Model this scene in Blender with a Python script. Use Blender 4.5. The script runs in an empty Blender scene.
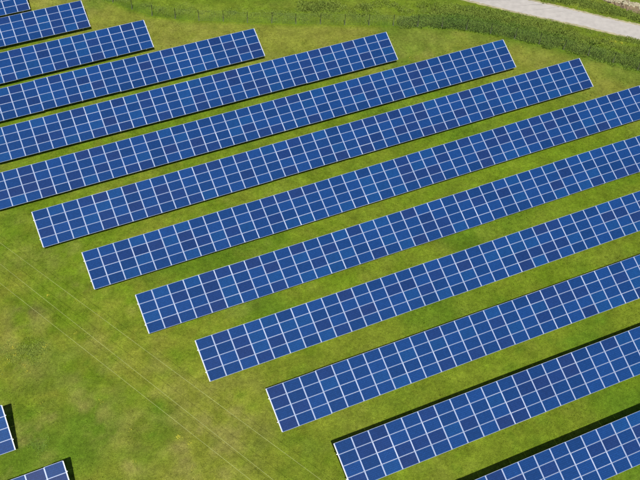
import bpy, math, random
import numpy as np
from mathutils import Vector, Matrix

C = bpy.context.scene
COL = C.collection
R = math.radians
rnd = random.Random(11)
rs = np.random.RandomState(5)

# ------------------------------------------------------------------ camera
F_PX, PITCH, ROLL, CAM_H = 1000.0, 0.864893, 0.048458, 78.277
PHI, TAU, ALPHA, BETA, H0 = 0.466339, 0.391141, -0.017105, -0.072510, 0.794
SUN_AZ, SUN_EL = -0.104234, 0.983396
fw = Vector((0, math.cos(PITCH), -math.sin(PITCH)))
rt = Vector((1, 0, 0))
up = rt.cross(fw)
r2 = rt * math.cos(ROLL) + up * math.sin(ROLL)
u2 = -rt * math.sin(ROLL) + up * math.cos(ROLL)
cam_data = bpy.data.cameras.new('camera')
cam = bpy.data.objects.new('camera', cam_data)
COL.objects.link(cam)
cam_data.sensor_width = 36
cam_data.lens = F_PX / 640 * 36
cam_data.clip_start = 1
cam_data.clip_end = 8000
m = Matrix((r2, u2, -fw)).transposed().to_4x4()
m.translation = Vector((0, 0, CAM_H))
cam.matrix_world = m
C.camera = cam

# ------------------------------------------------------------------ sky, sun, exposure
w = bpy.data.worlds.new('World')
C.world = w
w.use_nodes = True
nt = w.node_tree
bg = nt.nodes['Background']
sky = nt.nodes.new('ShaderNodeTexSky')
sky.sky_type = 'NISHITA'
sky.sun_disc = False
sky.sun_elevation = SUN_EL
sky.sun_rotation = math.atan2(-math.sin(SUN_AZ), -math.cos(SUN_AZ))
sky.dust_density = 1.2
nt.links.new(sky.outputs[0], bg.inputs[0])
bg.inputs[1].default_value = 0.055
sd = bpy.data.lights.new('sun', 'SUN')
sd.energy = 4.9
sd.angle = R(0.5)
sd.color = (1, 0.955, 0.88)
so = bpy.data.objects.new('sun', sd)
COL.objects.link(so)
Ldir = Vector((math.sin(SUN_AZ) * math.cos(SUN_EL), math.cos(SUN_AZ) * math.cos(SUN_EL), -math.sin(SUN_EL)))
so.rotation_euler = Ldir.to_track_quat('-Z', 'Y').to_euler()
so.location = (0, -40, 90)
C.view_settings.view_transform = 'Standard'
C.view_settings.look = 'None'
C.view_settings.exposure = 0.08
C.view_settings.gamma = 1
C.view_settings.use_curve_mapping = False

# ------------------------------------------------------------------ frames and helpers
Zv = Vector((0, 0, 1))
e0 = Vector((math.cos(PHI), math.sin(PHI), 0))
n0 = Vector((-math.sin(PHI), math.cos(PHI), 0))
TA, TB = math.tan(ALPHA), math.tan(BETA)


def gz(s, d):
    return TA * s + TB * d - H0


def gp(s, d, h=0.0):
    return e0 * s + n0 * d + Zv * (gz(s, d) + h)


def at(px, py, h=0.0):
    """ground point (plus height h) seen at a pixel of the 640x480 photograph"""
    D = fw * F_PX + r2 * (px - 320) + u2 * (240 - py)
    # z = TA*s+TB*d-H0+h
    a = D.z - TA * D.dot(e0) - TB * D.dot(n0)
    t = (-H0 + h - CAM_H) / a
    return D * t + Vector((0, 0, CAM_H))


def sd_of(p):
    return p.dot(e0), p.dot(n0)


def to_px(P):
    q = P - Vector((0, 0, CAM_H))
    dd = q.dot(fw)
    return 320 + F_PX * q.dot(r2) / dd, 240 - F_PX * q.dot(u2) / dd, dd


def link(name, me, parent=None, kind=None):
    o = bpy.data.objects.new(name, me)
    COL.objects.link(o)
    if parent is not None:
        o.parent = parent
    if kind:
        o['kind'] = kind
    return o


def tag(o, label, cat=None, group=None, kind=None):
    o['label'] = label
    if cat:
        o['category'] = cat
    if group:
        o['group'] = group
    if kind:
        o['kind'] = kind
    return o


def mesh(name, verts, faces, mat, smooth=False):
    me = bpy.data.meshes.new(name)
    me.from_pydata([tuple(v) for v in verts], [], faces)
    me.materials.append(mat)
    if smooth:
        me.polygons.foreach_set('use_smooth', [True] * len(me.polygons))
    me.update()
    return me


BOXF = [(0, 3, 2, 1), (4, 5, 6, 7), (0, 1, 5, 4), (1, 2, 6, 5), (2, 3, 7, 6), (3, 0, 4, 7)]


class MB:
    def __init__(self):
        self.v, self.f = [], []

    def box(self, x0, x1, y0, y1, z0, z1):
        b = len(self.v)
        self.v += [(x0, y0, z0), (x1, y0, z0), (x1, y1, z0), (x0, y1, z0), (x0, y0, z1), (x1, y0, z1), (x1, y1, z1), (x0, y1, z1)]
        self.f += [tuple(b + i for i in q) for q in BOXF]
        return self

    def bar(self, a, b, wx, wy, ref=Vector((1, 0, 0))):
        a, b = Vector(a), Vector(b)
        d = (b - a).normalized()
        x = (ref - d * ref.dot(d)).normalized() * wx / 2
        y = d.cross(x).normalized() * wy / 2
        k = len(self.v)
        for p in (a, b):
            self.v += [tuple(p - x - y), tuple(p + x - y), tuple(p + x + y), tuple(p - x + y)]
        self.f += [tuple(k + i for i in q) for q in BOXF]
        return self

    def tube(self, pts, r, n=6):
        k0 = len(self.v)
        pts = [Vector(p) for p in pts]
        for i, p in enumerate(pts):
            d = (pts[min(i + 1, len(pts) - 1)] - pts[max(i - 1, 0)]).normalized()
            x = d.orthogonal().normalized() if abs(d.z) > .9 else d.cross(Zv).normalized()
            y = d.cross(x)
            for j in range(n):
                a = 2 * math.pi * j / n
                self.v.append(tuple(p + x * r * math.cos(a) + y * r * math.sin(a)))
        for i in range(len(pts) - 1):
            for j in range(n):
                a, b = k0 + i * n + j, k0 + i * n + (j + 1) % n
                self.f.append((a, b, b + n, a + n))
        self.f.append(tuple(k0 + j for j in range(n)))
        self.f.append(tuple(k0 + (len(pts) - 1) * n + j for j in reversed(range(n))))
        return self

    def me(self, name, mat, smooth=False):
        return mesh(name, self.v, self.f, mat, smooth)


# ------------------------------------------------------------------ noise for real colour variation
def lattice(seed):
    return np.random.RandomState(seed).rand(256, 256)


LAT = [lattice(i) for i in range(8)]


def vnoise(x, y, scale, k):
    x = np.asarray(x) / scale + 37.3 * k
    y = np.asarray(y) / scale + 11.7 * k
    xi, yi = np.floor(x).astype(int), np.floor(y).astype(int)
    fx, fy = x - xi, y - yi
    fx, fy = fx * fx * (3 - 2 * fx), fy * fy * (3 - 2 * fy)
    L = LAT[k % 8]
    a, b = L[xi % 256, yi % 256], L[(xi + 1) % 256, yi % 256]
    c, d = L[xi % 256, (yi + 1) % 256], L[(xi + 1) % 256, (yi + 1) % 256]
    return (a * (1 - fx) + b * fx) * (1 - fy) + (c * (1 - fx) + d * fx) * fy


def fbm(x, y, scale, k, o=4):
    t, a, s = 0, 0.5, 0
    for i in range(o):
        t = t + a * vnoise(x, y, scale / 2 ** i, k + i)
        s += a
        a *= .55
    return t / s


def ss(x, a, b):
    t = np.clip((x - a) / (b - a), 0, 1)
    return t * t * (3 - 2 * t)


GREEN = np.array([.124, .196, .011])
LUSH = np.array([.086, .165, .011])
OLIVE = np.array([.196, .216, .026])
STRAW = np.array([.240, .236, .056])
BROWN = np.array([.165, .110, .060])
# patches of the photograph's ground: px, py, radius m, kind weight
PATCH = [(28, 306, 2.0, 'b', .55), (20, 318, 1.6, 'b', .3), (85, 425, 3.2, 's', .55), (70, 415, 2.4, 's', .4), (135, 466, 1.0, 's', .9), (183, 441, 2.0, 's', .7),
         (120, 380, 2.5, 's', .4), (100, 345, 2.6, 's', .5), (30, 362, 2.6, 's', .45), (10, 350, 2.2, 's', .45), (228, 420, 2.6, 's', .45), (130, 250, 2.5, 's', .1),
         (140, 325, 1.5, 's', .35), (90, 290, 3.0, 's', .25), (60, 350, 2.2, 'l', .4), (37, 444, 1.0, 'l', .9), (64, 385, 4, 'l', .5), (150, 425, 4, 'g', .5),
         (60, 250, 4, 'l', .4), (290, 345, 3, 'l', .4), (230, 320, 3, 'l', .3), (300, 455, 3, 'l', .5), (420, 110, 2.5, 's', .2), (330, 320, 2, 's', .2),
         (200, 400, 3, 's', .3), (215, 455, 4, 's', .3), (35, 425, 2.2, 's', .35), (25, 440, 1.4, 'b', .22), (62, 440, 2, 's', .3), (255, 430, 2.2, 'b', .15),
         (300, 390, 2.4, 'l', .5), (540, 75, 3, 's', .35), (60, 30, 3, 'l', .0), (430, 60, 5, 's', .35), (340, 50, 4, 's', .3), (200, 40, 5, 's', .3), (620, 105, 3, 's', .35),
         (575, 95, 3.0, 'l', .5), (530, 92, 3, 'l', .25), (400, 395, 3, 'l', .35), (185, 465, 4, 'b', .12), (15, 230, 4, 's', .2), (270, 60, 3, 'b', .12), (200, 470, 3, 's', .35)]
PATCH_SD = [(*sd_of(at(x, y)), r, k, wt) for x, y, r, k, wt in PATCH]
FENCE_PX = [(70, -12), (100, -2), (131.6, 9.4), (152, 16), (186.5, 20.3), (209.6, 21.5), (231, 21.5), (253, 23.3), (275, 23.2), (297.5, 24.3), (319.7, 24.3), (343.8, 25.2), (366, 25.5),
            (388, 25.5), (411.5, 27), (435.6, 27.5), (457, 29), (480, 32), (505, 37), (530, 42.5), (555, 48), (580, 54), (606, 61), (633, 69), (660, 77)]
FENCE_SD = np.array([sd_of(at(*p)) for p in FENCE_PX])


def side_of_fence(s, d):
    """signed distance-like value: positive beyond the fence"""
    s, d = np.asarray(s), np.asarray(d)
    best = np.full(s.shape, 1e9)
    sign = np.zeros(s.shape)
    P = FENCE_SD
    for i in range(len(P) - 1):
        a, b = P[i].copy(), P[i + 1].copy()
        ab = b - a
        t = ((s - a[0]) * ab[0] + (d - a[1]) * ab[1]) / (ab @ ab)
        if i == 0:
            tc = np.minimum(t, 1)
        elif i == len(P) - 2:
            tc = np.maximum(t, 0)
        else:
            tc = np.clip(t, 0, 1)
        dx, dy = s - a[0] - tc * ab[0], d - a[1] - tc * ab[1]
        dist = np.hypot(dx, dy)
        cr = ab[0] * dy - ab[1] * dx
        mk = dist < best
        best = np.where(mk, dist, best)
        sign = np.where(mk, np.sign(cr), sign)
    return best * sign


def ground_colour(s, d):
    s, d = np.asarray(s, float), np.asarray(d, float)
    n1, n2, n3 = fbm(s, d, 22, 0), fbm(s, d, 7, 2), fbm(s, d, 2.2, 4)
    n4 = fbm(s, d, 1.6, 1, 3)
    n5 = fbm(s, d, 1.1, 3, 2)
    sf = side_of_fence(s, d)
    dry = ss(n1 * .45 + n2 * .35 + n3 * .2, .40, .64)
    lush = ss(fbm(s, d, 9, 5), .45, .75) * .8
    straw = ss(fbm(s, d, 5, 6) * .5 + n4 * .5, .50, .74) * .5
    dry = np.clip(dry + (n5 - .5) * .9, 0, 1)
    lush = np.clip(lush + ss(n4, .35, .1) * .5, 0, 1)
    # the field is greener towards the lower right, drier below the fence and at the left
    wet = ss(s - .12 * d, -5, 34)
    near_f = ss(sf, -16, -3) * (1 - ss(sf, -1.2, .3))
    dry = np.clip(dry * (1 - .62 * wet) + .75 * near_f, 0, 1)
    straw = straw * (1 - .7 * wet) * .8 + near_f * .28 * (.4 + n3)
    brown = np.zeros_like(s)
    for ps, pd, r, k, wt in PATCH_SD:
        q = np.exp(-((s - ps) ** 2 + (d - pd) ** 2) / (2 * (r * .7) ** 2)) * wt * (.05 + 1.5 * ss(n4, .35, .7)) * .62
        if k == 's':
            straw = straw + q
        elif k == 'b':
            brown = brown + q
        elif k == 'l':
            lush = lush + q
            dry = dry * (1 - np.clip(q, 0, 1))
    beyond = ss(sf, .2, 1.5)
    rough = np.exp(-((sf - 1.2) / 3.0) ** 2) * (.25 + .75 * ss(s, 62, 74))
    lush = lush + rough * .9
    band = ss(fbm(s * .35, sf * 1.6, 6, 1), .42, .6)
    lush = lush * (1 - .3 * beyond) + .25 * beyond * band
    straw = straw + beyond * (.10 + .25 * ss(fbm(s * .3, sf * 2.2, 5, 3), .5, .7))
    c = GREEN[None, :] + (OLIVE - GREEN) * dry.reshape(-1, 1)
    mix = lambda c, t, k: c + (k - c) * np.clip(k * 0 + t.reshape(-1, 1), 0, 1)
    c = mix(c, np.clip(lush.reshape(-1), 0, .85), LUSH)
    c = mix(c, np.clip(straw.reshape(-1), 0, .85), STRAW)
    c = mix(c, np.clip(brown.reshape(-1), 0, .9), BROWN)
    v = (.74 + .52 * fbm(s, d, 1.5, 7, 3).reshape(-1, 1))
    return c * v


# ------------------------------------------------------------------ materials
def new_mat(name):
    mt = bpy.data.materials.new(name)
    mt.use_nodes = True
    t = mt.node_tree
    return mt, t, t.nodes['Principled BSDF']


def nnode(t, kind, **kw):
    n = t.nodes.new(kind)
    for k, v in kw.items():
        setattr(n, k, v)
    return n


def simple(name, col, rough=.6, metal=0, var=.12, scale=3.0, bump=0.0):
    mt, t, b = new_mat(name)
    tc = nnode(t, 'ShaderNodeTexCoord')
    no = nnode(t, 'ShaderNodeTexNoise')
    no.inputs['Scale'].default_value = scale
    no.inputs['Detail'].default_value = 5
    t.links.new(tc.outputs['Object'], no.inputs['Vector'])
    mp = nnode(t, 'ShaderNodeMapRange')
    mp.inputs['From Min'].default_value = .3
    mp.inputs['From Max'].default_value = .7
    mp.inputs['To Min'].default_value = 1 - var
    mp.inputs['To Max'].default_value = 1 + var
    t.links.new(no.outputs[0], mp.inputs[0])
    hv = nnode(t, 'ShaderNodeVectorMath', operation='SCALE')
    hv.inputs[0].default_value = col
    t.links.new(mp.outputs[0], hv.inputs['Scale'])
    t.links.new(hv.outputs[0], b.inputs['Base Color'])
    b.inputs['Roughness'].default_value = rough
    b.inputs['Metallic'].default_value = metal
    if bump:
        bp = nnode(t, 'ShaderNodeBump')
        bp.inputs['Strength'].default_value = bump
        t.links.new(no.outputs[0], bp.inputs['Height'])
        t.links.new(bp.outputs[0], b.inputs['Normal'])
    return mt


def attr_mat(name, rough, fine_scales=(), amps=(), bump=0.0, spec=.2):
    """base colour from the mesh's own 'tint' colour attribute, multiplied by fine procedural noise"""
    mt, t, b = new_mat(name)
    at_ = nnode(t, 'ShaderNodeAttribute', attribute_name='tint')
    cur = at_.outputs['Color']
    tc = nnode(t, 'ShaderNodeTexCoord')
    last = None
    for sc, am in zip(fine_scales, amps):
        no = nnode(t, 'ShaderNodeTexNoise')
        no.inputs['Scale'].default_value = sc
        no.inputs['Detail'].default_value = 4
        no.inputs['Roughness'].default_value = .65
        t.links.new(tc.outputs['Object'], no.inputs['Vector'])
        mp = nnode(t, 'ShaderNodeMapRange')
        mp.inputs['From Min'].default_value = .28
        mp.inputs['From Max'].default_value = .72
        mp.inputs['To Min'].default_value = 1 - am
        mp.inputs['To Max'].default_value = 1 + am
        t.links.new(no.outputs[0], mp.inputs[0])
        vm = nnode(t, 'ShaderNodeVectorMath', operation='SCALE')
        t.links.new(cur, vm.inputs[0])
        t.links.new(mp.outputs[0], vm.inputs['Scale'])
        cur = vm.outputs[0]
        last = no
    t.links.new(cur, b.inputs['Base Color'])
    b.inputs['Roughness'].default_value = rough
    b.inputs['Specular IOR Level'].default_value = spec
    if bump and last:
        bp = nnode(t, 'ShaderNodeBump')
        bp.inputs['Strength'].default_value = bump
        bp.inputs['Distance'].default_value = .08
        t.links.new(last.outputs[0], bp.inputs['Height'])
        t.links.new(bp.outputs[0], b.inputs['Normal'])
    return mt


def glass_mat():
    mt, t, b = new_mat('solar_cells_under_glass')
    at_ = nnode(t, 'ShaderNodeAttribute', attribute_name='tint')
    uv = nnode(t, 'ShaderNodeUVMap')
    uv.uv_map = 'cells'
    sep = nnode(t, 'ShaderNodeSeparateXYZ')
    t.links.new(uv.outputs[0], sep.inputs[0])

    def math_(op, a, bb=None):
        n = nnode(t, 'ShaderNodeMath', operation=op)
        for i, q in enumerate((a, bb)):
            if q is None:
                continue
            if isinstance(q, (int, float)):
                n.inputs[i].default_value = q
            else:
                t.links.new(q, n.inputs[i])
        return n.outputs[0]

    def line(src, wdt):
        fr = math_('FRACT', src)
        ds = math_('ABSOLUTE', math_('SUBTRACT', fr, .5))
        return math_('GREATER_THAN', ds, .5 - wdt)
    gap = math_('MAXIMUM', line(sep.outputs[0], .03), line(sep.outputs[1], .045))
    # backsheet border: uv runs 0..10 and 0..6 inside the cell field
    bx = math_('MAXIMUM', math_('LESS_THAN', sep.outputs[0], 0), math_('GREATER_THAN', sep.outputs[0], 10))
    by = math_('MAXIMUM', math_('LESS_THAN', sep.outputs[1], 0), math_('GREATER_THAN', sep.outputs[1], 6))
    border = math_('MAXIMUM', bx, by)
    vor = nnode(t, 'ShaderNodeTexVoronoi')
    vor.inputs['Scale'].default_value = 3.2
    t.links.new(uv.outputs[0], vor.inputs['Vector'])
    mp = nnode(t, 'ShaderNodeMapRange')
    mp.inputs['To Min'].default_value = .9
    mp.inputs['To Max'].default_value = 1.1
    sv = nnode(t, 'ShaderNodeSeparateColor')
    t.links.new(vor.outputs['Color'], sv.inputs[0])
    t.links.new(sv.outputs[0], mp.inputs[0])
    # every cell its own slight shade
    wn = nnode(t, 'ShaderNodeTexWhiteNoise')
    wn.noise_dimensions = '3D'
    fl = nnode(t, 'ShaderNodeVectorMath', operation='FLOOR')
    t.links.new(uv.outputs[0], fl.inputs[0])
    ad = nnode(t, 'ShaderNodeVectorMath', operation='ADD')
    t.links.new(fl.outputs[0], ad.inputs[0])
    t.links.new(at_.outputs['Color'], ad.inputs[1])
    t.links.new(ad.outputs[0], wn.inputs['Vector'])
    mp2 = nnode(t, 'ShaderNodeMapRange')
    mp2.inputs['To Min'].default_value = .92
    mp2.inputs['To Max'].default_value = 1.09
    t.links.new(wn.outputs['Value'], mp2.inputs[0])
    vm = nnode(t, 'ShaderNodeVectorMath', operation='SCALE')
    t.links.new(at_.outputs['Color'], vm.inputs[0])
    t.links.new(math_('MULTIPLY', mp.outputs[0], mp2.outputs[0]), vm.inputs['Scale'])
    m1 = nnode(t, 'ShaderNodeMix', data_type='RGBA')
    t.links.new(gap, m1.inputs[0])
    t.links.new(vm.outputs[0], m1.inputs[6])
    m1.inputs[7].default_value = (.004, .018, .075, 1)
    m2 = nnode(t, 'ShaderNodeMix', data_type='RGBA')
    t.links.new(border, m2.inputs[0])
    t.links.new(m1.outputs[2], m2.inputs[6])
    m2.inputs[7].default_value = (.40, .48, .70, 1)
    t.links.new(m2.outputs[2], b.inputs['Base Color'])
    b.inputs['Roughness'].default_value = .22
    b.inputs['Specular IOR Level'].default_value = .5
    return mt


M_GLASS = glass_mat()
M_FRAME = simple('anodised_aluminium', (.42, .50, .68), .4, .3, .10, 1.2)
M_FRAME2 = simple('aluminium_glint_tone', (.68, .74, .88), .35, .2, .08, 1.2)  # paler copy of the frame metal, occasional glints put into its colour
M_RAIL = simple('galvanised_rail', (.70, .72, .76), .42, .3, .1, 2.0)
M_STEEL = simple('galvanised_steel', (.42, .44, .46), .5, .5, .15, 4.0)
M_GROUND = attr_mat('meadow_ground', .95, (.8, 3.0, 11.0), (.16, .26, .38), .8, .05)
M_BLADE = attr_mat('grass_blades', .8, (3.0,), (.12,), 0, .12)
M_ROAD = simple('pale_concrete_track', (.455, .430, .405), .9, 0, .09, 1.3, .3)
M_VERGE = simple('sandy_road_edge', (.36, .33, .20), .95, 0, .25, 1.5, .3)
M_SOIL = simple('brown_soil', (.22, .165, .10), .95, 0, .3, 1.2, .6)
M_STONE = simple('pale_stone', (.36, .33, .22), .9, 0, .3, 3.0, .4)
M_POST = simple('weathered_post', (.11, .115, .085), .8, 0, .3, 6.0)
M_WIRE = simple('fence_wire', (.16, .19, .15), .6, .4, .15, 6.0)
M_CABLE = simple('pale_cable', (.40, .44, .17), .6, 0, .35, .25)
M_PETAL = simple('yellow_petals', (.55, .52, .04), .7, 0, .15, 5.0)


def set_tint(me, cols, domain='POINT'):
    a = me.color_attributes.new('tint', 'FLOAT_COLOR', domain)
    buf = np.ones((len(cols), 4), np.float32)
    buf[:, :3] = cols
    a.data.foreach_set('color', buf.ravel())


def fast_mesh(name, V, loops, counts, mat, cols=None):
    me = bpy.data.meshes.new(name)
    V = np.asarray(V, np.float32)
    me.vertices.add(len(V))
    me.vertices.foreach_set('co', V.ravel())
    me.loops.add(len(loops))
    me.loops.foreach_set('vertex_index', np.asarray(loops, np.int32))
    me.polygons.add(len(counts))
    counts = np.asarray(counts, np.int32)
    st = np.concatenate([[0], np.cumsum(counts)[:-1]]).astype(np.int32)
    me.polygons.foreach_set('loop_start', st)
    me.update(calc_edges=True)
    me.materials.append(mat)
    if cols is not None:
        set_tint(me, cols)
    me.validate()
    return me


E0, N0 = np.array(e0), np.array(n0)


def world_of(s, d, h=0.0):
    s, d = np.asarray(s, float), np.asarray(d, float)
    P = s[:, None] * E0 + d[:, None] * N0
    P[:, 2] += TA * s + TB * d - H0 + h
    return P


# ------------------------------------------------------------------ ground
def axis(lo, hi, step, far):
    a = list(np.arange(lo, hi, step))
    g, x = step, hi
    while x < far:
        a.append(x)
        g *= 1.6
        x += g
    a.append(far)
    g, x = step, lo
    pre = []
    while x > -far:
        g *= 1.6
        x -= g
        pre.append(max(x, -far))
    return np.array(sorted(set(pre)) + a)


A, B = axis(-25, 112, .42, 3000), axis(8, 185, .42, 3000)
SS, DD = np.meshgrid(A, B, indexing='ij')
s_, d_ = SS.ravel(), DD.ravel()
V = world_of(s_, d_)
# the slope levels out well beyond the field
V[:, 2] = TA * np.clip(s_, -400, 400) + TB * np.clip(d_, -400, 420) - H0
na, nb = len(A), len(B)
ii, jj = np.meshgrid(np.arange(na - 1), np.arange(nb - 1), indexing='ij')
k = (ii * nb + jj).ravel()
loops = np.stack([k, k + nb, k + nb + 1, k + 1], 1).ravel()
g_me = fast_mesh('ground', V, loops, np.full(len(k), 4), M_GROUND, ground_colour(s_, d_))
ground = link('ground', g_me, kind='structure')
ground['label'] = 'sloping green meadow with olive and dry patches'


# ------------------------------------------------------------------ road, verge and soil at the top right
def ribbon(name, top, bot, lift, mat, ext0=60, ext1=120, jag=0.0, n=10):
    """a sheet between two pixel polylines laid just above the ground"""
    a, b = [at(*p) for p in top], [at(*p) for p in bot]
    for L in (a, b):
        if ext0:
            L.insert(0, L[0] + (L[0] - L[1]).normalized() * ext0)
        if ext1:
            L.append(L[-1] + (L[-1] - L[-2]).normalized() * ext1)
    r_ = random.Random(len(name))
    v, f = [], []
    for i in range(len(a) - 1):
        for q in range(n if i < len(a) - 2 else n + 1):
            t = q / n
            for p in (a[i].lerp(a[i + 1], t), b[i].lerp(b[i + 1], t)):
                s, d = sd_of(p)
                s += r_.uniform(-jag, jag)
                d += r_.uniform(-jag, jag)
                v.append(gp(s, d, lift))
    for i in range(len(v) // 2 - 1):
        f.append((2 * i, 2 * i + 1, 2 * i + 3, 2 * i + 2))
    return link(name, mesh(name, v, f, mat), kind='structure')


TOP = [(520, -1.6), (560, 7.2), (600, 16.8), (642, 26.3)]
BOT = [(461, -1.6), (500, 8.3), (540, 16.8), (580, 25.2), (642, 39.8)]
BOT4 = [(461, -1.6), (520, 12.6), (580, 25.2), (642, 39.8)]
ribbon('road_edge', [(x, y - 1.6) for x, y in TOP], [(x, y + 1.7) for x, y in BOT4], .004, M_VERGE, jag=.10, n=24)
ribbon('road', TOP, BOT4, .010, M_ROAD, jag=.09, n=36)
ribbon('bare_soil', [(598, -6), (620, -1), (646, 5)], [(604, 1), (622, 8), (646, 19)], .004, M_SOIL, ext0=8, ext1=30, jag=.35, n=14)
# pale stones scattered in two strips on the soil
sv, sf_ = [], []
for line, wdt, cnt in (([(600, -3), (622, 2), (646, 8)], 1.0, 260), ([(612, -9), (640, -3), (652, 0)], .6, 160)):
    P = [at(*p) for p in line]
    for q in range(cnt):
        i = 0 if rnd.random() < .5 else 1
        p = P[i].lerp(P[i + 1], rnd.random())
        s, d = sd_of(p)
        s += rnd.gauss(0, wdt * .4)
        d += rnd.gauss(0, wdt * .4)
        r_ = rnd.uniform(.06, .2)
        c0 = gp(s, d, r_ * .18)
        k0 = len(sv)
        for (x, y, z) in ((1, 0, 0), (0, 1, 0), (-1, 0, 0), (0, -1, 0), (.7, .7, .5), (-.7, .6, .5), (-.6, -.7, .45), (.7, -.6, .5), (0, 0, .75)):
            sv.append(c0 + Vector((x, y, z)) * r_ * rnd.uniform(.75, 1.2))
        for t in ((0, 1, 4), (1, 2, 5), (2, 3, 6), (3, 0, 7), (0, 4, 7), (1, 5, 4), (2, 6, 5), (3, 7, 6), (4, 5, 8), (5, 6, 8), (6, 7, 8), (7, 4, 8)):
            sf_.append(tuple(k0 + i for i in t))
tag(link('stones', mesh('stones', sv, sf_, M_STONE)), 'pale rubble stones strewn on brown soil beyond the track', 'stones', kind='stuff')


# ------------------------------------------------------------------ solar rows
PW_GAP, MH_GAP, MT = .014, .014, .042
HGT = 1.08
TONES = []
for i in range(40):
    q = rnd.random()
    if q < .66:
        c = np.array([.0075, .0455, .178]) * rnd.uniform(.80, 1.16)
    elif q < .84:
        c = np.array([.0110, .0390, .158]) * rnd.uniform(.82, 1.04)
    elif q < .96:
        c = np.array([.0075, .0560, .198]) * rnd.uniform(.92, 1.12)
    else:
        c = np.array([.0130, .0360, .142]) * rnd.uniform(.9, 1.0)
    TONES.append((c * .9 + np.array([.0082, .0460, .178]) * .1) * 1.0)


def module_geo(wd):
    """frame quads and glass quad of one module; local x along the row, y up the slope, z out of the table"""
    x0, x1, y0, y1 = PW_GAP / 2, wd - PW_GAP / 2, MH_GAP / 2, HGT - MH_GAP / 2
    fr, fy = .024, .014
    V = []
    for (a, b, c, d, z) in ((x0, x1, y0, y1, 0), (x0, x1, y0, y1, MT), (x0 + fr, x1 - fr, y0 + fy, y1 - fy, MT), (x0 + fr, x1 - fr, y0 + fy, y1 - fy, MT - .008)):
        V += [(a, c, z), (b, c, z), (b, d, z), (a, d, z)]
    F = [(3, 2, 1, 0)]
    for i in range(4):
        j = (i + 1) % 4
        F += [(i, j, 4 + j, 4 + i), (4 + i, 4 + j, 8 + j, 8 + i), (8 + i, 8 + j, 12 + j, 12 + i)]
    G = [(x0 + fr, y0 + fy, MT - .007), (x1 - fr, y0 + fy, MT - .007), (x1 - fr, y1 - fy, MT - .007), (x0 + fr, y1 - fy, MT - .007)]
    return V, F, G


def cell_uv(wd):
    mx, my = .023, .009      # white backsheet border at the short and long sides
    gw, gh = wd - PW_GAP - .048, HGT - MH_GAP - .028
    ax, ay = mx / (gw - 2 * mx) * 10, my / (gh - 2 * my) * 6
    return [(-ax, -ay), (10 + ax, -ay), (10 + ax, 6 + ay), (-ax, 6 + ay)]


def glass_mesh(name, quads, tints, wd):
    me = bpy.data.meshes.new(name)
    v = [p for q in quads for p in q]
    me.from_pydata(v, [], [tuple(range(4 * i, 4 * i + 4)) for i in range(len(quads))])
    me.materials.append(M_GLASS)
    uvl = me.uv_layers.new(name='cells')
    u4 = cell_uv(wd)
    uvl.data.foreach_set('uv', np.tile(np.array(u4, np.float32).ravel(), len(quads)))
    set_tint(me, np.repeat(np.array(tints), 4, axis=0))
    return me


# name: start s, d, tilt, yaw, module pitch, first column, last column (columns counted from the start seam)
ROWS = [
    ('L1', -4.326, 50.471, 22.50, 0.087, 1.6700, -14, 0, 'solar panel row cut by the left edge, the upper of two stubs at lower left'),
    ('L2', -0.732, 42.471, 22.41, -0.004, 1.6702, -16, 0, 'solar panel row stub poking into the bottom left corner of the meadow'),
    ('R1', 13.638, 121.192, 22.41, 0.0, 1.67, -17, 0, 'farthest solar panel row, a short end in the top left corner'),
    ('R2', 20.219, 113.677, 22.38, -0.174, 1.6646, -19, 0, 'second solar panel row from the top left corner, its far end near the fence'),
    ('R3', 26.685, 105.547, 23.29, -0.102, 1.6697, -21, 0, 'third solar panel row from the top left, ending below the first fence posts'),
    ('R4', 39.653, 97.788, 23.39, -0.289, 1.6524, -27, 0, 'fourth solar panel row from the top left, ending under the middle of the fence'),
    ('R5', 55.633, 89.997, 24.10, -0.241, 1.6592, -35, 0, 'fifth solar panel row from the top left, its right end just under the fence'),
    ('R6', 69.269, 82.224, 23.21, -0.060, 1.6680, -41, 0, 'sixth solar panel row from the top left, ending near the tall weeds and road'),
    ('R7', 4.122, 74.505, 23.44, 0.046, 1.6764, 0, 43, 'blue solar panel row with both ends in view, seventh from the top left'),
    ('R8', 7.500, 66.410, 21.80, 0.165, 1.6829, 0, 47, 'solar panel row directly in front of the one showing both ends'),
    ('R9', 10.847, 58.460, 21.32, 0.043, 1.6831, 0, 45, 'solar panel row starting left of centre, fifth from the bottom right corner'),
    ('R10', 14.357, 50.461, 21.62, 0.015, 1.6846, 0, 43, 'solar panel row starting above the overhead cables, fourth from the bottom right'),
    ('R11', 18.435, 42.410, 21.61, -0.075, 1.6846, 0, 40, 'solar panel row with a thin shadow behind, third from the bottom right corner'),
    ('R12', 21.667, 34.431, 21.29, -0.199, 1.6916, 0, 38, 'solar panel row with a dark shadow line behind, second from the bottom right'),
    ('R13', 44.024, 26.119, 21.44, 0.102, 1.6712, -12, 22, 'nearest solar panel row with the widest black shadow, in the bottom right corner'),
]

proto_cache = {}


def module_protos(wd):
    key = round(wd, 4)
    if key not in proto_cache:
        Vv, F, G = module_geo(wd)
        fm = mesh('solar_panel', Vv, F, M_FRAME)
        fm2 = mesh('solar_panel', Vv, F, M_FRAME2)
        gms = [glass_mesh('glass', [G], [c], wd) for c in TONES]
        proto_cache[key] = ((fm, fm2), gms, Vv, F, G)
    return proto_cache[key]


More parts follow.
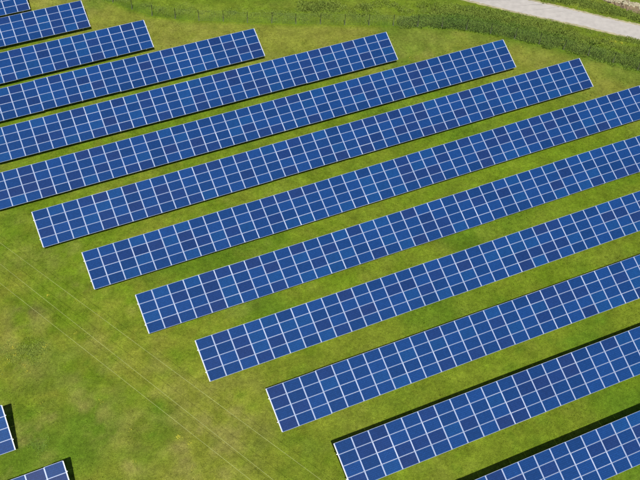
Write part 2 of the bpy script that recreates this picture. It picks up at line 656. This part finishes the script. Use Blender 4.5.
def build_row(s0, d0, tilt, yaw, wd, c0, c1, label):
    a = PHI + R(yaw)
    e = Vector((math.cos(a), math.sin(a), 0))
    E = e * math.cos(ALPHA) + Zv * math.sin(ALPHA)
    n = Vector((-math.sin(a), math.cos(a), 0))
    org = (e0 * math.cos(ALPHA) + Zv * math.sin(ALPHA)) * s0 + n0 * d0 + Zv * d0 * TB
    t = R(tilt)
    Y = (n * math.cos(t) + Zv * math.sin(t))
    Y = (Y - E * Y.dot(E)).normalized()
    Zt = E.cross(Y).normalized()
    base = org + E * c0 * wd          # low edge, first column
    s_b, d_b = sd_of(base)
    root = bpy.data.objects.new('solar_panel_row', None)
    COL.objects.link(root)
    root.empty_display_size = .5
    gb = gp(s_b, d_b)
    N2 = Zv.cross(E).normalized()
    M = Matrix((E, N2, E.cross(N2))).transposed().to_4x4()
    M.translation = gb
    root.matrix_world = M
    Mi = M.inverted()
    T = Matrix((E, Y, Zt)).transposed().to_4x4()
    T.translation = base
    Tl = Mi @ T                        # table frame in root's frame
    ncol = c1 - c0
    fm, gms, Vv, F, G = module_protos(wd)
    # rank modules: those that show largest first
    mods = []
    for i in range(ncol):
        for j in range(4):
            P = T @ Vector(((i + .5) * wd, (j + .5) * HGT, 0))
            x, y, dd = to_px(P)
            inv = -12 < x < 652 and -12 < y < 492
            mods.append((0 if inv else 1, dd, i, j))
    mods.sort()
    rr = random.Random(int(abs(s0) * 1000))
    sec = [(rr.uniform(0, .035), rr.gauss(0, .014), rr.gauss(0, .10)) for _ in range(30)]
    off = rr.randrange(6)
    proto = None
    for (_, _, i, j) in mods[:100]:
        sz, sy, sr = sec[(i + off) // 6]
        jit = Matrix.Translation((0, sy, sz)) @ Matrix.Rotation(R(sr), 4, 'X') @ Matrix.Translation((i * wd, j * HGT, rr.uniform(0, .004))) @ Matrix.Rotation(R(rr.gauss(0, .22)), 4, 'X') @ Matrix.Rotation(R(rr.gauss(0, .12)), 4, 'Y')
        gm = gms[rr.randrange(len(gms))]
        if proto is None:
            p = link('solar_panel', fm[0], root)
            g = link('glass', gm, p)
            proto = (p, g)
        else:
            p, g = proto[0].copy(), proto[1].copy()
            COL.objects.link(p)
            COL.objects.link(g)
            p.parent = root
            g.parent = p
            g.data = gm
            p.data = fm[1] if rr.random() < .10 else fm[0]
        p.matrix_local = Tl @ jit
    rest = mods[100:]
    if rest:
        FV, FF, Q, TT = [], [], [], []
        for (_, _, i, j) in rest:
            sz, sy, sr = sec[(i + off) // 6]
            jit = Matrix.Translation((0, sy, sz)) @ Matrix.Rotation(R(sr), 4, 'X') @ Matrix.Translation((i * wd, j * HGT, rr.uniform(0, .004))) @ Matrix.Rotation(R(rr.gauss(0, .22)), 4, 'X') @ Matrix.Rotation(R(rr.gauss(0, .12)), 4, 'Y')
            k0 = len(FV)
            FV += [jit @ Vector(q) for q in Vv]
            FF += [tuple(k0 + q for q in f) for f in F]
            Q.append([tuple(jit @ Vector(q)) for q in G])
            TT.append(TONES[rr.randrange(len(TONES))])
        p = link('solar_panels', mesh('solar_panels', FV, FF, M_FRAME), root, 'stuff')
        p.matrix_local = Tl
        g = link('glass', glass_mesh('glass', Q, TT, wd), p, 'stuff')
    L = ncol * wd
    # two purlins along the row, their ends stick out past the panels
    for v in (.93, 3.08):
        b_ = MB().box(-.12, L + .12, v * HGT - .04, v * HGT + .04, -.115, -.035)
        o = link('purlin', b_.me('purlin', M_RAIL), root)
        o.matrix_local = Tl
    # rafters and legs every third seam, one at each end
    raf = MB().box(-.035, .035, .05, 4 * HGT - .05, -.235, -.118).me('rafter', M_RAIL)
    hz = lambda p: p.z
    pos = [.95] + [q * wd for q in range(3, ncol - 1, 3)] + [L - .95]
    leg_cache = {}
    rp = None
    for x in pos:
        if rp is None:
            rp = link('rafter', raf, root)
        else:
            rp = rp.copy()
            COL.objects.link(rp)
            rp.parent = root
        rp.matrix_local = Tl @ Matrix.Translation((x, 0, 0))
        for v in (.75, 3.15):
            key = v
            topw = T @ Vector((x, v * HGT, -.237))
            if key not in leg_cache:
                s, d = sd_of(topw)
                h = topw.z - gz(s, d)
                b_ = MB().box(-.05, .05, -.04, .04, -h - .5, 0)
                leg_cache[key] = b_.me('leg', M_STEEL)
                o = link('leg', leg_cache[key], root)
                leg_cache[str(key)] = o
            else:
                o = leg_cache[str(key)].copy()
                COL.objects.link(o)
                o.parent = root
            o.matrix_local = Mi @ (Matrix.Translation(topw) @ Matrix.Rotation(a, 4, 'Z'))
    # end trims: bright edge profile closing the row at both ends
    for x in (-.024, L + .024):
        b_ = MB().box(x - .026, x + .026, .02, 4 * HGT - .02, -.03, MT + .004)
        o = link('edge_profile', b_.me('edge_profile', M_RAIL), root)
        o.matrix_local = Tl
    tag(root, label, 'solar panels', 'parallel solar panel rows in the meadow', 'thing')
    return root


for r in ROWS:
    build_row(*r[1:])

# ------------------------------------------------------------------ fence
FH = 1.75
fence = bpy.data.objects.new('wire_fence', None)
COL.objects.link(fence)
fence.location = at(*FENCE_PX[12])
Fi = fence.location.copy()
# resample the fence line to posts about 3.4 m apart
pts = [at(*p) for p in FENCE_PX]
pts.insert(0, pts[0] + (pts[0] - pts[1]).normalized() * 40)
pts.append(pts[-1] + (pts[-1] - pts[-2]).normalized() * 40)
cum = [0]
for a_, b_ in zip(pts, pts[1:]):
    cum.append(cum[-1] + (b_ - a_).length)


def along(x):
    x = max(0, min(cum[-1], x))
    for i in range(len(pts) - 1):
        if x <= cum[i + 1]:
            return pts[i].lerp(pts[i + 1], (x - cum[i]) / (cum[i + 1] - cum[i]))
    return pts[-1]


step = 3.42
# keep a post where the photograph's clearest one stands (152,16)
t0 = next(cum[i] for i, p in enumerate(pts) if (p - at(152, 16)).length < .01)
k0 = int(t0 // step)
npost = int((cum[-1] - t0) // step) + k0
post_me = MB().tube([(0, 0, -.4), (0, 0, FH + .12)], .042, 7).me('post', M_POST, True)
post0 = None
posts = []
for i in range(npost + 1):
    p = along(t0 + (i - k0) * step)
    posts.append(p)
    if post0 is None:
        post0 = o = link('post', post_me, fence)
    else:
        o = post0.copy()
        COL.objects.link(o)
        o.parent = fence
    o.location = p - Fi
    o.rotation_euler = (R(rnd.gauss(0, 1.6)), R(rnd.gauss(0, 1.6)), rnd.random() * 3)
wb = MB()
for i in range(len(posts) - 1):
    a_, b_ = posts[i] - Fi, posts[i + 1] - Fi
    for h in np.linspace(.12, FH, 8):
        wb.bar(a_ + Zv * h, b_ + Zv * h, .006, .006)
    n_ = 10
    for q in range(n_):
        c_ = a_.lerp(b_, (q + .5) / n_)
        wb.bar(c_ + Zv * .06, c_ + Zv * FH, .005, .005)
link('wire_mesh', wb.me('wire_mesh', M_WIRE), fence)
tag(fence, 'thin wire mesh fence on dark posts along the far side of the meadow', 'fence', kind='thing')

# ------------------------------------------------------------------ overhead cables crossing the lower left
HC = 8.5
for lab, a_, b_ in (('pale overhead cable, the upper one nearest the panel row ends', (22, 259), (317, 477)),
                    ('pale overhead cable, the middle one of the three over the meadow', (0, 264), (272, 479)),
                    ('pale overhead cable, the lowest one nearest the bottom left corner', (5, 287), (250, 479.5))):
    p, q = at(*a_, HC), at(*b_, HC)
    dr = (q - p).normalized()
    lo, hi = p - dr * 70, q + dr * 70
    mid = (lo + hi) / 2
    P = []
    for i in range(41):
        t = i / 40
        P.append(lo.lerp(hi, t) - mid + Zv * (-.25 * (4 * t * (1 - t))) + Zv * .25)
    o = link('overhead_cable', MB().tube(P, .0105, 6).me('overhead_cable', M_CABLE, True))
    o.location = mid
    tag(o, lab, 'cable', 'overhead cables crossing the meadow', 'thing')


# ------------------------------------------------------------------ vegetation as blade meshes
def blades(name, S, D, hgt, spread, nb_, width, cols, lean=.5, seed=1, var=(.72, 1.3)):
    """nb_ bent blades per point"""
    r_ = np.random.RandomState(seed)
    n = len(S)
    S = np.repeat(S, nb_)
    D = np.repeat(D, nb_)
    H = np.repeat(hgt, nb_) * r_.uniform(.55, 1.15, n * nb_)
    sp = np.repeat(spread, nb_)
    an = r_.uniform(0, 2 * np.pi, n * nb_)
    rad = np.sqrt(r_.rand(n * nb_)) * sp
    s, d = S + np.cos(an) * rad, D + np.sin(an) * rad
    B0 = world_of(s, d, -.01)
    a2 = r_.uniform(0, 2 * np.pi, n * nb_)
    out = np.stack([np.cos(a2), np.sin(a2), np.zeros_like(a2)], 1)
    wv = np.stack([-np.sin(a2), np.cos(a2), np.zeros_like(a2)], 1) * (np.repeat(width, nb_) * r_.uniform(.6, 1.3, n * nb_))[:, None]
    ln = r_.uniform(.15, 1, n * nb_) * lean
    midp = B0 + out * (H * ln * .35)[:, None]
    midp[:, 2] += H * .6
    tip = B0 + out * (H * ln)[:, None]
    tip[:, 2] += H * (1 - .35 * ln)
    V = np.stack([B0 - wv * .35, B0 + wv * .35, midp + wv * .5, tip, midp - wv * .5], 1).reshape(-1, 3)
    m_ = n * nb_
    loops = np.arange(m_ * 5)
    cc = np.repeat(cols, nb_, axis=0) * r_.uniform(var[0], var[1], (m_, 1))
    cc = np.repeat(cc, 5, axis=0)
    return fast_mesh(name, V, loops, np.full(m_, 5), M_BLADE, cc)


def in_view(S, D, margin=30):
    P = world_of(S, D)
    Q = P - np.array([0, 0, CAM_H])
    dd = Q @ np.array(fw)
    x = 320 + F_PX * (Q @ np.array(r2)) / dd
    y = 240 - F_PX * (Q @ np.array(u2)) / dd
    return (x > -margin) & (x < 640 + margin) & (y > -margin) & (y < 480 + margin), x, y


def road_mask(x, y):
    yt = np.interp(x, [p[0] for p in TOP], [p[1] for p in TOP]) - 1.0
    yb = np.interp(x, [p[0] for p in BOT], [p[1] for p in BOT]) + 1.0
    yt = np.where(x < 520, yt - (520 - x) * .24, yt)
    yb = np.where(x < 461, yb - (461 - x) * .24, yb)
    return (y > yt) & (y < yb)


# short meadow grass
NT = 190000
S = rs.uniform(-22, 110, NT)
D = rs.uniform(12, 182, NT)
ok, px, py = in_view(S, D)
ok &= ~road_mask(px, py)
S, D, px, py = S[ok], D[ok], px[ok], py[ok]
cl = fbm(S, D, 3.0, 3)
keep = rs.rand(len(S)) < .4 + .6 * ss(cl, .4, .65)
S, D = S[keep], D[keep]
cl = fbm(S, D, 3.0, 3)
hg = .05 + .11 * cl * rs.uniform(.5, 1.3, len(S))
me = blades('grass', S, D, hg, np.full(len(S), .16), 6, np.full(len(S), .035), ground_colour(S, D) * 1.06, .9, 3)
tag(link('grass', me), 'short meadow grass tufts between the panel rows', 'grass', kind='stuff')

# taller grass and weeds: the strip along fence and road, plus rough clumps
bs, bd, bh, bc = [], [], [], []


def strip(poly, wpx, n, h, lush):
    """clumps along a pixel polyline; wpx is the half width in photo pixels"""
    X = np.array([p[0] for p in poly], float)
    Yp = np.array([p[1] for p in poly], float)
    x = rs.uniform(X[0], X[-1], n)
    y = np.interp(x, X, Yp) + np.clip(rs.normal(0, .55, n), -1.3, 1.3) * np.interp(x, X, wpx)
    for a, b in zip(x, y):
        if road_mask(np.array([a]), np.array([b]))[0]:
            continue
        s, d = sd_of(at(a, b))
        dens = fbm(np.array([s]), np.array([d]), 4.0, 6)[0]
        if rs.rand() > ss(np.array([dens]), .30, .58)[0] + .15:
            continue
        bs.append(s)
        bd.append(d)
        bh.append(h * rs.uniform(.5, 1.25) * (.6 + .8 * dens))
        tq = np.clip(lush * (.35 + 1.1 * dens) + rs.normal(0, .1), 0, 1)
        base = np.array([.115, .215, .036]) * tq + np.array([.205, .262, .045]) * (1 - tq)
        bc.append(base * rs.uniform(.92, 1.12))


strip([(400, 22), (440, 21), (480, 25), (520, 33), (560, 43), (600, 53), (660, 70)], [4, 4.6, 5.2, 5.6, 6, 6.5, 6.5], 3600, .25, .72)
strip([(-5, -8), (120, -2), (160, 9), (230, 13), (320, 17), (400, 18), (440, 20)], [2, 3, 5, 5, 5, 5, 5], 800, .13, .45)
strip([(300, 6), (400, 9), (470, 14), (540, 28), (650, 55)], [6, 6, 5, 4, 4], 1300, .2, .3)
strip([(440, 4), (500, 13), (560, 25), (650, 45)], [2, 1.5, 1.5, 2], 330, .16, .3)
strip([(-20, 352), (10, 356), (45, 352)], [12, 13, 11], 150, .13, .15)
strip([(28, 446), (46, 445)], [6, 6], 26, .12, .9)
strip([(540, -4), (580, 3), (650, 20)], [4, 4, 3], 500, .2, .3)
bs, bd, bh, bc = np.array(bs), np.array(bd), np.array(bh), np.array(bc)
me = blades('tall_grass', bs, bd, bh, np.full(len(bs), .55), 46, np.full(len(bs), .045), bc, 1.2, 9, (.88, 1.14))
tag(link('tall_grass', me), 'dark green tall weeds and grass along the fence and track', 'tall grass', kind='stuff')

# yellow wild flowers
fv, ff = [], []
FL = [(48, 296, 7), (15, 356, 5), (13, 349, 4), (45, 348, 5), (178.5, 437.5, 12), (190, 444, 4), (563, 43, 3), (615, 42, 8), (621, 43.5, 9), (611, 42, 5), (520, 48, 2), (410, 58, 3), (76, 334, 3),
      (76, 301, 2), (130, 431, 2), (101, 402, 3), (40, 404, 2), (8, 362, 4), (28, 372, 3), (24, 366, 3), (135, 462, 2), (300, 60, 1), (193, 470, 2), (411, 106, 2), (470, 212, 1)]
for x, y, n_ in FL:
    c_ = at(x, y)
    s0, d0 = sd_of(c_)
    for q in range(n_ * 3):
        s, d = s0 + rnd.gauss(0, .14), d0 + rnd.gauss(0, .14)
        c0 = gp(s, d, rnd.uniform(.1, .2))
        r_ = rnd.uniform(.016, .036)
        k0 = len(fv)
        fv.append(c0 + Zv * .012)
        for j in range(7):
            a_ = 2 * math.pi * j / 7
            fv.append(c0 + Vector((math.cos(a_) * r_, math.sin(a_) * r_, 0)))
        for j in range(7):
            ff.append((k0, k0 + 1 + j, k0 + 1 + (j + 1) % 7))
tag(link('wild_flowers', mesh('wild_flowers', fv, ff, M_PETAL)), 'tiny yellow wild flowers dotted in clumps through the meadow', 'flowers', kind='stuff')
